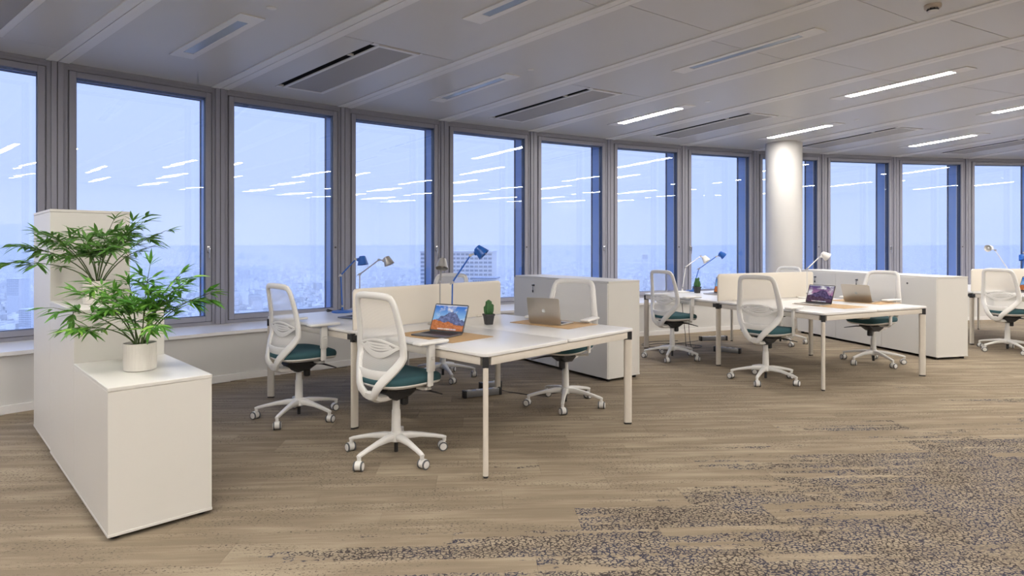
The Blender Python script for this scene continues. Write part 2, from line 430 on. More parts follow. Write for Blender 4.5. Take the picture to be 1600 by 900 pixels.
GN = {1: 'big grey ceiling grille with dark slot at upper left', 3: 'ceiling grille with dark slot left of the first lit light', 5: 'pale ceiling grille between the two lit lights left of the column',
      7: 'pale ceiling grille just right of the white column', 9: 'pale ceiling grille nearest the right edge', -1: 'ceiling grille cut by the top left corner'}
def grille(i):
    c = fp(i+.46, 1.5, True); M = Matrix.Translation(-Vector((c.x, c.y, 0)))
    th = thing('ceiling_grille', GN.get(i, 'ceiling grille out of the photo'), 'air grille', (c.x, c.y, HC), 0, None if i in GN else 'grilles out of frame')
    bm = BM(); prism(bm, cpoly(i+.27, i+.66, .48, 2.54), .05, .06, M)
    prism(bm, cpoly(i+.272, i+.276, .5, 2.52), .0, .06, M); prism(bm, cpoly(i+.322, i+.326, .5, 2.52), .004, .05, M)
    obj('backing', bm, GDARK, th, smooth=False)
    bm = BM()
    for p in (cpoly(i+.322, i+.345, .52, 2.50), cpoly(i+.615, i+.64, .52, 2.50), cpoly(i+.345, i+.615, .52, .56), cpoly(i+.345, i+.615, 2.46, 2.50)):
        prism(bm, p, -.006, .02, M)
    prism(bm, cpoly(i+.276, i+.322, .5, .56), 0, .02, M); prism(bm, cpoly(i+.276, i+.322, 2.46, 2.52), 0, .02, M)
    prism(bm, cpoly(i+.64, i+.656, .5, 2.52), -.001, .02, M)
    obj('frame', bm, STRIP, th, smooth=False)
    bm = BM(); prism(bm, cpoly(i+.345, i+.615, .56, 2.46), -.001, .01, M)
    obj('perforated_panel', bm, GRILL, th, smooth=False)
    bm = BM(); prism(bm, cpoly(i+.276, i+.322, 2.05, 2.07), -.001, .02, M); obj('slot_bridge', bm, STRIP, th, smooth=False)
for i in range(I0, I1):
    if is_grille(i): grille(i)
for i, lab in ((0, 'small round ceiling disc right of the nearest unlit light'), (2, 'small round ceiling disc between the two big grilles'), (4, 'small round ceiling disc right of the first lit light'), (6, 'small round ceiling disc beyond the light above the column')):
    bm = BM(); lathe(bm, [(.035, 0), (.035, -.004), (.028, -.007), (.0, -.007)], 20)
    p = fp(i+.52, 2.73, True); o = obj('sprinkler_cover', bm, STRIP, loc=(p.x, p.y, HC)); tag(o, lab, 'sprinkler cover')
p = fp(3.55, 5.75, True)
th = thing('smoke_detector', 'round smoke detector on the ceiling at the top edge', 'smoke detector', (3.06, 4.52, HC))
bm = BM(); lathe(bm, [(.055, 0), (.055, -.018), (.05, -.026), (.035, -.028)], 28); obj('base', bm, mat('detector_beige', (.5, .42, .34), .4, noise=.02), th)
bm = BM()
for k in range(10):
    a = 2*PI*k/10; tube(bm, [(.036*math.cos(a), .036*math.sin(a), -.024), (.032*math.cos(a), .032*math.sin(a), -.044)], .0035, 6)
lathe(bm, [(.024, -.024), (.024, -.042)], 16); obj('sensor_cage', bm, BLACK, th)
bm = BM(); lathe(bm, [(.036, -.042), (.036, -.046), (.028, -.054), (.0, -.056)], 28); obj('cap', bm, PLAST, th)

# facade windows ---------------------------------------------------
HANDLES = {0: 'R', 2: 'R', 4: 'R', 6: 'L', 8: 'R'}
def ring(bm, x0, x1, z0, z1, wd, y0, y1, bev=.003):
    box(bm, (x0, y0, z0), (x0+wd, y1, z1), bev, seg=1); box(bm, (x1-wd, y0, z0), (x1, y1, z1), bev, seg=1)
    box(bm, (x0+wd*.98, y0, z0), (x1-wd*.98, y1, z0+wd), bev, seg=1); box(bm, (x0+wd*.98, y0, z1-wd), (x1-wd*.98, y1, z1), bev, seg=1)
for n, i in enumerate(range(I0, I1)):
    a, b = fp(i), fp(i+1); L = (b-a).length; ang = math.atan2(b.y-a.y, b.x-a.x)
    W = bpy.data.objects.new('window_%d' % (n+1), None); C.objects.link(W); W.location = a; W.rotation_euler = (0, 0, ang); W['kind'] = 'structure'
    bm = BM(); box(bm, (-.047, -.035, ZS), (-.003, .05, HC), .003, seg=1); box(bm, (.003, -.035, ZS), (.047, .05, HC), .003, seg=1)
    obj('mullion', bm, FRAME, W, smooth=False)
    bm = BM(); box(bm, (-.004, -.028, ZS), (.004, .05, HC)); obj('mullion_joint', bm, FRAMED, W, smooth=False)
    bm = BM(); ring(bm, .047, L-.047, ZS, HC, .036, -.012, .05); box(bm, (.047, -.012, HC-.062), (L-.047, .05, HC-.036)); ring(bm, .05, L-.05, ZS+.0, HC-.03, .041, -.002, .05)
    obj('fixed_frame', bm, FRAME, W, smooth=False)
    bm = BM(); ring(bm, .088, L-.088, ZS+.034, HC-.066, .006, -.003, .04, 0); obj('frame_joint', bm, FRAMED, W, smooth=False)
    bm = BM(); ring(bm, .093, L-.093, ZS+.039, HC-.071, .058, -.022, .03, .005); obj('sash', bm, FRAME, W, smooth=False)
    bm = BM(); ring(bm, .149, L-.149, ZS+.095, HC-.127, .006, .0, .04, 0); obj('gasket', bm, NAVY, W, smooth=False)
    bm = BM(); box(bm, (.152, .016, ZS+.098), (L-.152, .022, HC-.13)); obj('pane', bm, GLASS, W, smooth=False)
    bm = BM(); box(bm, (.09, .355, ZS+.04), (L-.09, .361, HC-.09)); obj('outer_pane', bm, GLASS, W, smooth=False)
    for (y0, y1, m, nm, wd) in ((.05, .10, NAVY, 'reveal_gasket', .135), (.10, .135, GAPW, 'sky_gap_strip', .112), (.135, .345, FINB, 'outer_fin', .088), (.345, .38, NAVY, 'outer_gasket', .093)):
        bm = BM(); box(bm, (-.005, y0, ZS+.0), (wd, y1, HC)); box(bm, (L-wd, y0, ZS+.0), (L+.005, y1, HC))
        box(bm, (wd, y0, HC-wd), (L-wd, y1, HC)); box(bm, (wd, y0, ZS), (L-wd, y1, ZS+wd-.05)); obj(nm, bm, m, W, smooth=False)
    if i in HANDLES:
        hx = L-.122 if HANDLES[i] == 'R' else .122
        bm = BM(); box(bm, (hx-.013, -.032, 1.30), (hx+.013, -.022, 1.38), .004); tube(bm, [(hx, -.03, 1.355), (hx, -.06, 1.355)], .009, 10)
        tube(bm, [(hx, -.058, 1.363), (hx, -.062, 1.33), (hx, -.058, 1.24)], [(.010, .007), (.011, .007), (.009, .006)], 10); obj('handle', bm, CHROME, W)
    elif i >= 0:
        bm = BM(); Mx = Matrix.Translation((L-.122, -.024, 1.36)) @ Matrix.Rotation(PI/2, 4, 'X'); lathe(bm, [(.012, -.003), (.012, .004), (.0, .005)], 14, Mx); obj('lock', bm, FRAMED, W)
    # daylight portal in the opening
    pd = bpy.data.lights.new('daylight_portal', 'AREA'); pd.shape = 'RECTANGLE'; pd.size = L-.17; pd.size_y = HC-ZS-.12; pd.cycles.is_portal = True
    po = bpy.data.objects.new('daylight_portal', pd); C.objects.link(po)
    mid = (a+b)/2; mid.z = (HC+ZS)/2
    po.matrix_world = Matrix.Translation(mid+Vector((math.cos(ang+PI/2), math.sin(ang+PI/2), 0))*.40) @ rotz(ang) @ Matrix.Rotation(-PI/2, 4, 'X')

# sill, low wall, baseboard, spandrel
def arc(bm, d0, d1, z0, z1):
    for i in range(len(ts)-1):
        t0, t1 = ts[i], ts[i+1]
        f0 = (lambda t: d0(t)) if callable(d0) else (lambda t: d0); f1 = (lambda t: d1(t)) if callable(d1) else (lambda t: d1)
        q = [fp(t0, f0(t0)), fp(t1, f0(t1)), fp(t1, f1(t1)), fp(t0, f1(t0))]
        prism(bm, [(p.x, p.y) for p in q], z0, z1)
bm = BM(); arc(bm, .0, lambda t: dwall(t)+.035, ZS-.032, ZS); struct('trim_1', bm, SILLM)
bm = BM(); arc(bm, lambda t: dwall(t)-.12, dwall, -.01, ZS-.032); struct('wall_front', bm, WALL)
bm = BM(); arc(bm, dwall, lambda t: dwall(t)+.016, 0, .068); struct('baseboard_front', bm, SILLM)
bm = BM(); arc(bm, -.40, -.02, -.3, ZS); arc(bm, -.40, -.05, HC-.005, HC+.45); struct('wall_spandrel', bm, FINB)
bm = BM(); arc(bm, DEPTH, DEPTH+.2, 0, HC+.3); struct('wall_back', bm, WALL)
for nm, t in (('wall_left', I0), ('wall_right', I1)):
    bm = BM(); a, b = fp(t, -.05), fp(t, DEPTH+.2); n = Vector(((b-a).y, -(b-a).x, 0)).normalized()*.1
    prism(bm, [(a-n)[:2], (b-n)[:2], (b+n)[:2], (a+n)[:2]], 0, HC+.3); struct(nm, bm, WALL)
# round column
bm = BM(); lathe(bm, [(.293, 0), (.293, HC)], 64); o = struct('column', bm, COLM, smooth=True); o.location = (4.645, 10.62, 0)

# ------------------------------------------------------------------ the city far below
rng = np.random.default_rng(5)
GZ = -172.0
def vcolmat(name, attr, rough=.8):
    m = bpy.data.materials.new(name); m.use_nodes = True; T = NT(m); p = T.n['Principled BSDF']
    a = T.add('ShaderNodeAttribute', attribute_name=attr); T.l.new(a.outputs['Color'], p.inputs['Base Color'])
    p.inputs['Roughness'].default_value = rough; p.inputs['Specular IOR Level'].default_value = .1
    return m
def city(n):
    dist = 650*np.exp(rng.random(n)*math.log(9000/650.)); hd = np.radians(rng.uniform(-50, 52, n))
    x = dist*np.sin(hd); y = dist*np.cos(hd)
    # snap to street blocks, each block with its own turn
    g = 130.0; bx, by = np.floor(x/g), np.floor(y/g); rot = (np.sin(bx*12.9+by*78.2)*43758.5) % 1*1.5
    big = dist > 3500
    wx = np.where(big, rng.uniform(12, 40, n), rng.uniform(6, 17, n)); wy = np.where(big, rng.uniform(10, 20, n), rng.uniform(6, 12, n))
    h = rng.uniform(9, 24, n); tall = rng.random(n) < .02; h[tall] = rng.uniform(30, 52, tall.sum()); wx[tall] = rng.uniform(14, 34, tall.sum())
    tree = rng.random(n) < .22; h[tree] = rng.uniform(5, 11, tree.sum()); wx[tree] *= 1.4
    for (tpx, tD) in ((712, 620), (756, 560), (20, 1500), (39, 1150), (446, 1900), (1008, 3200)):
        hit = np.hypot(x-(tpx-800)/FPX*tD, y-tD-13) < 75; x[hit] += 0; y[hit] += 200
    c, s = np.cos(rot), np.sin(rot); V = np.zeros((n, 8, 3))
    for k, (dx, dy, dz) in enumerate([(-1, -1, 0), (1, -1, 0), (1, 1, 0), (-1, 1, 0), (-1, -1, 1), (1, -1, 1), (1, 1, 1), (-1, 1, 1)]):
        V[:, k, 0] = x+(dx*wx*c-dy*wy*s)/2; V[:, k, 1] = y+(dx*wx*s+dy*wy*c)/2; V[:, k, 2] = GZ+dz*h
    F = np.array([(4, 5, 6, 7), (0, 1, 5, 4), (1, 2, 6, 5), (2, 3, 7, 6), (3, 0, 4, 7)])
    faces = (np.arange(n)[:, None, None]*8+F[None]).reshape(-1, 4)
    me = bpy.data.meshes.new('city_blocks'); me.vertices.add(n*8); me.vertices.foreach_set('co', V.ravel())
    me.loops.add(faces.size); me.loops.foreach_set('vertex_index', faces.ravel().astype(np.int32))
    me.polygons.add(len(faces)); me.polygons.foreach_set('loop_start', np.arange(0, faces.size, 4, dtype=np.int32))
    base = rng.uniform(.35, 1.0, n)[:, None]*np.array([1, .97, .93])[None]; base[tree] = np.array([.03, .05, .04])
    roof = np.where(rng.random(n)[:, None] < .5, base*.22, base*.95)
    fc = np.repeat(base, 5, 0).reshape(n, 5, 3); fc[:, 0] = roof
    fc[:, 1] *= .95; fc = fc.reshape(-1, 3)
    col = np.ones((len(faces), 4, 4)); col[:, :, :3] = fc[:, None]
    ca_ = me.color_attributes.new('tint', 'FLOAT_COLOR', 'CORNER'); me.update()
    ca_.data.foreach_set('color', col.ravel()); me.validate()
    me.materials.append(vcolmat('city_facades', 'tint'))
    o = bpy.data.objects.new('city_blocks', me); C.objects.link(o); o['kind'] = 'stuff'
    tag(o, 'hazy low city of pale blocks far below the windows', 'city')
city(60000)
m = mat('city_ground', (.06, .07, .085), .9, noise=.5, nscale=.01)
bm = BM()
t = bmesh.new(); vv = [t.verts.new(p) for p in ((-30000, -300, GZ), (30000, -300, GZ), (30000, 45000, GZ), (-30000, 45000, GZ), (-30000, -300, GZ-5), (30000, -300, GZ-5), (30000, 45000, GZ-5), (-30000, 45000, GZ-5))]
for f in ((0, 1, 2, 3), (7, 6, 5, 4), (0, 4, 5, 1), (1, 5, 6, 2), (2, 6, 7, 3), (3, 7, 4, 0)): t.faces.new([vv[k] for k in f])
merge(bm, t); struct('ground', bm, m)
TWM = mat('tower_concrete_hazed', (.75, .76, .78), .7, noise=.05, nscale=.1); TWG = mat('tower_windows_hazed', (.30, .34, .40), .3, noise=.2, nscale=.3); TWR = mat('tower_roof_blue', (.22, .28, .40), .5, noise=.1, nscale=.1)  # wall and window colours lightened to carry haze over the towers
def tower(px0, px1, ytop, D, depth, label, floors=14, bays=9, roof=None):
    A = at(px0, ytop, D); B = at(px1, ytop, D); W_ = B.x-A.x; H_ = A.z-GZ
    th = thing('office_tower', label, 'building', ((A.x+B.x)/2, D, GZ), R_(-8))
    bm = BM(); box(bm, (-W_/2, 0, 0), (W_/2, depth, H_)); obj('wall', bm, TWM, th, smooth=False)
    bm = BM(); box(bm, (-W_/2-.6, -.6, H_), (W_/2+.6, depth+.6, H_+1.2)); obj('roof', bm, roof or TWM, th, smooth=False)
    fh = 4.0; nf = min(floors, int(H_/fh)-1)
    bmx = BM(); bw = W_/bays; box(bmx, (bw*.12, -.3, 0), (bw*.88, .2, 2.0)); o0 = None
    for f in range(nf):
        for k in range(bays):
            if o0 is None: o = o0 = obj('window', bmx, TWG, th, smooth=False)
            else: o = o0.copy(); C.objects.link(o); o.parent = th
            o.location = (-W_/2+k*bw, 0, H_-3.2-f*fh)
tower(655, 770, 394, 620, 26, 'hazy office tower with rows of windows behind the blue lamp', 8, 16)
tower(738, 775, 436, 560, 20, 'low dark blue roofed block right of the office tower', 4, 10, TWR)
tower(9, 31, 436, 1500, 30, 'pale square tower block in the far left window', 10, 6)
tower(28, 50, 484, 1150, 26, 'pale tower block low in the far left window', 8, 6)
tower(440, 452, 458, 1900, 26, 'pale slab block beyond the leftmost desk chair', 8, 4)
tower(1004, 1012, 398, 3200, 40, 'very faint tower in the haze beyond the low cabinet', 6, 3)
# haze: a low layer of real scattering air over the city
hm = bpy.data.materials.new('city_haze'); hm.use_nodes = True; T = NT(hm); T.n.clear()
vs_ = T.add('ShaderNodeVolumeScatter', {'Color': (.94, .97, 1.0, 1), 'Density': HAZE_DENSITY, 'Anisotropy': .5})
oo = T.add('ShaderNodeOutputMaterial'); T.l.new(vs_.outputs[0], oo.inputs['Volume'])
for z0, z1, f, lab in ((GZ-1, -60, 1.0, 'blue haze lying over the city'), (-60, -22, .6, 'thinner blue haze above the city'), (-22, 12, .28, 'faint haze along the horizon'), (12, 90, .10, 'faintest haze just above the horizon')):
    m = hm.copy(); m.node_tree.nodes[[n.name for n in m.node_tree.nodes if n.type == 'VOLUME_SCATTER'][0]].inputs['Density'].default_value = HAZE_DENSITY*f
    bm = BM(); box(bm, (-29000, 60, z0), (29000, 44000, z1)); o = struct('haze', bm, m); tag(o, lab, 'haze'); o['kind'] = 'stuff'

# ------------------------------------------------------------------ furniture
def cabinet(name, label, cat, org, ang, length, depth, h, doors=0, locks=(), zb=.02, group=None):
    """org = near corner on the floor; +x runs along the end face (depth), +y along the front."""
    th = thing(name, label, cat, (org[0], org[1], 0), ang, group)
    bm = BM(); box(bm, (.002, .002, zb), (depth-.002, length-.002, h-.019), .0015, seg=1); obj('body', bm, CABW, th, smooth=False)
    bm = BM(); box(bm, (0, 0, h-.018), (depth, length, h), .002, seg=1); obj('top_panel', bm, CABW, th, smooth=False)
    bm = BM(); box(bm, (0, 0, zb), (depth, length, zb+.014), .0015, seg=1); obj('bottom_panel', bm, CABW, th, smooth=False)
    bm = BM(); box(bm, (.03, .03, zb-.006), (depth-.03, length-.03, zb)); obj('plinth_shadow', bm, BLACK, th, smooth=False)  # thin black sheet colouring in the shadow gap under the body
    for fx in (.04, depth-.04):
        for fy in (.05, length-.05):
            bm = BM(); lathe(bm, [(.02, 0), (.024, .006), (.024, zb-.004)], 16, Matrix.Translation((fx, fy, 0))); obj('foot', bm, BLACK, th)
    if doors:
        wd = length/doors
        for k in range(doors):
            bm = BM(); box(bm, (-.018, k*wd+.002, zb+.004), (-.001, (k+1)*wd-.002, h-.021), .0015, seg=1)
            d = obj('door', bm, CABW, th, smooth=False)
            y = (k+.5)*wd
            if k in locks:
                bm = BM(); Mx = Matrix.Translation((-.018, y, h-.10)) @ Matrix.Rotation(-PI/2, 4, 'Y')
                lathe(bm, [(.014, 0), (.014, .006), (.009, .008), (0, .008)], 16, Mx); obj('lock', bm, CHROME, d)
                bm = BM(); box(bm, (-.044, y-.016, h-.108), (-.026, y+.016, h-.092), .004); box(bm, (-.04, y-.002, h-.165), (-.036, y+.002, h-.11)); box(bm, (-.043, y-.009, h-.185), (-.034, y+.009, h-.155), .003)
                obj('key', bm, BLACK, d)
            elif k in [-1-q for q in locks] or True:
                bm = BM(); Mx = Matrix.Translation((-.018, y, h-.10)) @ Matrix.Rotation(-PI/2, 4, 'Y')
                lathe(bm, [(.012, 0), (.012, .005), (0, .006)], 16, Mx); obj('lock', bm, GREYP, d)
    return th
def offs(o, ang, s): return (o[0]+math.cos(ang)*s, o[1]+math.sin(ang)*s)
K = (-1.877, 2.883); AS = R_(134.0)
for nm, s0, s1, h, lab in (('low_cabinet', 0, .838, .718, 'lowest white cabinet of the stepped row, nearest the camera'),
                           ('mid_cabinet', .84, 1.668, 1.017, 'middle-height white cabinet of the stepped row behind the front plant'),
                           ('tall_cabinet', 1.67, 2.44, 1.622, 'tallest white cabinet of the stepped row against the left window')):
    cabinet(nm.replace('low', 'stepped').replace('mid', 'stepped').replace('tall', 'stepped'), lab, 'cabinet', offs(K, AS, s0), AS-PI/2, s1-s0, .462, h, zb=.02 if s0 < 1.5 else .035, group='stepped white cabinets')
cabinet('storage_cabinet', 'white low storage cabinet behind the near desks, key in its left door', 'cabinet', (.975, 6.272), R_(35), 1.63, .45, 1.02, 2, (1,), zb=.03, group='low storage cabinets')
cabinet('storage_cabinet', 'long white low storage cabinet behind the right-hand desks with three doors', 'cabinet', (5.13, 7.49), R_(13.5), 2.46, .46, 1.005, 3, (1, 2), zb=.03, group='low storage cabinets')

ZT = .74
def bench(label, L1, angA, unit, wid, legB):
    """local +x = B (across), +y = A (along); origin at near corner leg."""
    th = thing('bench_desk', label, 'desk', (L1[0], L1[1], 0), angA-PI/2)
    e = .03; g = .006; half = (wid)/2
    nu = 2
    for k in range(nu):
        for s in (0, 1):
            x0 = -e+s*(half+g/2) if s else -e; x1 = x0+half-g/2
            y0 = -e+k*(unit+.012)+ (0 if k == 0 else -.0); y1 = y0+unit+ .03*(1 if k in (0,) else 1)-.03+.0
            bm = BM(); prism(bm, rrect(x0, y0, x1, y1, .035), ZT-.022, ZT, bev=.004); obj('tabletop', bm, TOPW, th)
    ye = 2*unit-e
    for x in (.0, legB):
        for k in range(2):
            bm = BM(); box(bm, (x-.018, k*unit+.03, ZT-.075), (x+.018, (k+1)*unit-.03, ZT-.026), .003); obj('long_rail', bm, DESKM, th)
    for y in (.0, unit, 2*unit-.04):
        bm = BM(); box(bm, (.03, y-.018, ZT-.075), (legB-.03, y+.018, ZT-.026), .003); obj('cross_rail', bm, DESKM, th)
    bm = BM(); box(bm, (half-e-.06, .1, ZT-.11), (half-e+.06, 2*unit-.14, ZT-.09), .004); obj('cable_tray', bm, DESKM, th)
    for x, sx in ((0, -1), (legB, 1)):
        for y, a in ((0, -1), (unit, 0), (2*unit-.04, 1)):
            rot = math.atan2(a, sx) if a else (0 if sx > 0 else PI)
            M = Matrix.Translation((x, y, 0)) @ rotz(rot)
            bm = BM(); prism(bm, rrect(-.031, -.016, .031, .016, .015, 4), .012, ZT-.085, M); lg = obj('leg', bm, DESKM, th)
            bm = BM(); prism(bm, rrect(-.030, -.015, .030, .015, .014, 4), 0, .012, M); obj('foot', bm, BLACK, lg)
            bm = BM(); prism(bm, rrect(-.028, -.018, .030, .018, .006, 3), ZT-.086, ZT-.024, M)
            if a == 0: box(bm, (x-.022, y-.07, ZT-.072), (x+.022, y+.07, ZT-.03), .003)
            obj('corner_connector', bm, BLACK, lg)
    return th
c1L1 = Vector((-.157, 3.712)); A1 = R_(136.4); B1 = A1-PI/2; U1 = 1.425
bench('nearest white bench desk for four, by the left windows', c1L1, A1, U1, 1.607, 1.53)
c2L1 = Vector((2.968, 5.929)); A2 = R_(115.5); B2 = R_(25.7); U2 = 1.367
bench('second white bench desk for four, left of the long cabinet', c2L1, A2, U2, 1.607, 1.53)
A3 = R_(99.4); B3 = A3-PI/2; U3 = 1.4; c3L2 = Vector((6.43, 8.69)); c3L1 = c3L2-Vector((math.cos(A3), math.sin(A3)))*U3
bench('farthest white bench desk, cut by the right edge', c3L1, A3, U3, 1.607, 1.53)
def local(L1, angA, x, y):
    b = angA-PI/2; return Vector((L1[0]+math.cos(b)*x+math.cos(angA)*y, L1[1]+math.sin(b)*x+math.sin(angA)*y))
def screen(label, L1, angA, unit, h=1.056):
    p = local(L1, angA, -.02, unit-.01)
    th = thing('desk_screen', label, 'desk screen', (p.x, p.y, ZT), angA-PI/2, 'cream desk screens')
    bm = BM(); M = Matrix.Translation((0, .009, 0)) @ Matrix.Rotation(PI/2, 4, 'X')
    pts = [(0, .003), (1.57, .003)]
    H_ = h-ZT; r = .035
    pts += [(1.57-r+r*math.cos(R_(a)), H_-r+r*math.sin(R_(a))) for a in range(0, 91, 15)] + [(r-r*math.sin(R_(a)), H_-r+r*math.cos(R_(a))) for a in range(0, 91, 15)]
    prism(bm, pts, 0, .018, M, bev=.002); obj('panel', bm, PANEL, th)
    for x in (.25, 1.3):
        bm = BM(); box(bm, (x-.03, -.014, 0), (x+.03, .014, .02), .003); obj('clamp', bm, DESKM, th)
screen('cream desk screen on the nearest bench desk', c1L1, A1, U1)
screen('cream desk screen on the second bench desk by the column', c2L1, A2, U2)
screen('cream desk screen on the farthest desk at the right edge', c3L1, A3, U3)

# ------------------------------------------------------------------ chairs
def xb(z): return interp(z, [.42, .455, .50, .56, .68, .85, 1.0, 1.075], [-.195, -.225, -.222, -.195, -.140, -.150, -.178, -.196])
def hwz(z): return interp(z, [.425, .46, .55, .63, .68, .75, .9, 1.0, 1.04], [.035, .065, .135, .20, .222, .224, .204, .188, .182])
def bp(y, z, off=0): return Vector((xb(z)+.45*y*y+off, y, z))
def make_chair(label):
    th = thing('office_chair', label, 'chair', group='white mesh office chairs')
    # seat
    def sec(z, s, drop=True):
        out = []
        for j in range(40):
            a = 2*PI*j/40; c, q = math.cos(a), math.sin(a); e = 2/3.2
            x = math.copysign(abs(c)**e, c)*.235*s+.03; y = math.copysign(abs(q)**e, q)*.24*s*(1-.10*(x/.27 if x < 0 else -0)*-1 if x < 0 else 1)
            zz = z-.020*max(0, (x-.08)/.19)**2*(1 if drop else 0)+.006*(y/.24)**2
            out.append(Vector((x, y, zz)))
        return out
    bm = BM(); skin(bm, [sec(.484, .90), sec(.486, .975), sec(.500, 1.0), sec(.520, .995), sec(.533, .955), sec(.540, .86), sec(.5405, .6), sec(.537, .3), sec(.536, .05)]); obj('seat', bm, TEAL, th, loc=(0, 0, .014))
    bm = BM(); skin(bm, [sec(.455, .55, False), sec(.458, .75, False), sec(.470, .93), sec(.482, .985), sec(.489, .985), sec(.489, .5)]); obj('seat_shell', bm, PLAST, th, loc=(0, 0, .012))
    # back frame loop
    half = [bp(0, 1.066), bp(.09, 1.065), bp(.140, 1.060), bp(.165, 1.050), bp(.179, 1.03)]
    for z in np.arange(1.0, .445, -.035): half.append(bp(hwz(z), float(z)))
    half += [bp(.045, .437), bp(.015, .428)]
    loop = half+[Vector((p.x, -p.y, p.z)) for p in half[::-1] if p.y > .001]
    rad = [(interp(p.z, [.43, .55, .7, 1.07], [.026, .030, .029, .022]), interp(p.z, [.43, .7, 1.07], [.016, .015, .013])) for p in loop]
    bm = BM(); tube(bm, loop, rad, 10, ref=(1, 0, .1), loop=True, power=3)
    cb = [bp(y, .560+.35*y*y, .0) for y in np.linspace(-.15, .15, 9)]
    tube(bm, cb, [(.032, .010)]*9, 10, ref=(1, 0, 0), power=3); obj('back_frame', bm, PLAST, th)
    bm = BM(); t = bmesh.new(); zs = np.linspace(.585, 1.066, 22); ys = np.linspace(-1, 1, 15); g = []
    for z in zs:
        w_ = hwz(z) if z < 1.03 else interp(z, [1.03, 1.060], [.179, .15]); g.append([t.verts.new(bp(q*w_, float(z), .004)) for q in ys])
    for i in range(21):
        for j in range(14): t.faces.new((g[i][j], g[i][j+1], g[i+1][j+1], g[i+1][j]))
    merge(bm, t); obj('back_mesh', bm, MESH, th)
    # lumbar support
    bm = BM()
    up = lambda q: .745+.035*math.cos(q*PI/2); dn = lambda q: .735-.062*math.cos(q*PI/2)**1.2
    qs = np.linspace(-1, 1, 17)
    tube(bm, [bp(q*.2, up(q), -.010) for q in qs], [(.008, .004)]*17, 6, ref=(1, 0, 0))
    tube(bm, [bp(q*.2, dn(q)+.008, -.010) for q in qs], [(.008+.014*math.cos(q*PI/2), .004) for q in qs], 6, ref=(1, 0, 0))
    for k, f in enumerate((.30, .50, .70)):
        w_ = .72-.07*k; qq = np.linspace(-w_, w_, 11)
        tube(bm, [bp(q*.2, up(q)*f+(dn(q)+.015)*(1-f), -.010) for q in qq], [(.007, .003)]*11, 6, ref=(1, 0, 0))
    obj('lumbar_support', bm, PLAST, th)
    bm = BM(); tube(bm, [(-.212, 0, .455), (-.205, 0, .425), (-.165, 0, .406), (-.11, 0, .402), (-.055, 0, .408)], [(.035, .018), (.045, .022), (.05, .024), (.05, .024), (.05, .024)], 10, ref=(0, 0, 1), power=3); obj('back_spine', bm, PLAST, th)
    # arms
    for s in (-1, 1):
        bm = BM(); box(bm, (-.055, s*.262-.038, .752), (.20, s*.262+.038, .775), .011, seg=3); ar = obj('armrest', bm, PLAST, th)
        bm = BM(); tube(bm, [(.075, s*.12, .458), (.075, s*.20, .458), (.075, s*.238, .464), (.075, s*.252, .485), (.075, s*.253, .53), (.075, s*.255, .62)], [(.022, .009)]*6, 10, ref=(0, s, .6), power=4)
        obj('arm_bracket', bm, PLAST, ar)
        bm = BM(); box(bm, (.075-.027, s*.256-.015, .575), (.075+.027, s*.256+.015, .752), .006); box(bm, (.06, s*.256+s*.012, .655), (.09, s*.256+s*.02, .67), .002); obj('arm_post', bm, PLAST, ar)
    # mechanism
    bm = BM(); tube(bm, [(-.115, 0, .452), (-.08, 0, .430), (-.03, 0, .418), (.07, 0, .422), (.16, 0, .452)], [(.06, .014), (.065, .034), (.065, .048), (.06, .040), (.07, .014)], 10, ref=(0, 0, 1), power=4)
    lathe(bm, [(.034, .375), (.036, .42)], 16); box(bm, (-.10, -.14, .452), (.14, .14, .460), .002); mc = obj('tilt_mechanism', bm, BLACK, th)
    bm = BM(); lathe(bm, [(.021, .325), (.027, .332), (.027, .385), (.025, .42)], 16, Matrix.Translation((.068, 0, 0))); obj('tension_knob', bm, BLACK, mc)
    bm = BM(); tube(bm, [(.07, -.05, .435), (.14, -.12, .430), (.20, -.23, .405)], [(.013, .008), (.016, .007), (.008, .004)], 8); obj('lever', bm, BLACK, mc)
    # column and base
    bm = BM(); lathe(bm, [(.033, .13), (.031, .17), (.029, .285), (.0285, .29), (.0285, .30), (.025, .305), (.022, .392)], 24); obj('gas_column', bm, PLAST, th)
    bm = BM(); lathe(bm, [(.013, .028), (.013, .12)], 14); obj('column_end', bm, BLACK, th)
    bm = BM(); lathe(bm, [(.03, .095), (.05, .105), (.052, .13), (.042, .155), (.032, .160)], 28); base = obj('base_hub', bm, PLAST, th)
    for k in range(5):
        a = 2*PI*k/5; M = rotz(a)
        bm = BM(); tube(bm, [(.02, 0, .128), (.09, 0, .130), (.17, 0, .122), (.26, 0, .105), (.315, 0, .092), (.337, 0, .086)], [(.026, .026), (.024, .022), (.019, .016), (.0155, .013), (.0145, .012), (.012, .009)], 10, ref=(0, 0, 1), power=3, M=M)
        lathe(bm, [(.013, .062), (.013, .090)], 12, M @ Matrix.Translation((.326, 0, 0))); o = obj('base_arm', bm, PLAST, th); o['k'] = k
        Mc = M @ Matrix.Translation((.326, 0, 0)) @ rotz(k*1.3+.5) @ Matrix.Translation((.012, 0, .030)) @ Matrix.Rotation(PI/2, 4, 'X')
        bm = BM(); lathe(bm, [(.027, -.020), (.0305, -.017), (.0305, .017), (.027, .020)], 22, Mc @ Matrix.Translation((0, .004, 0)) @ Matrix.Scale(.93, 4)); cs = obj('caster', bm, PLAST, th)
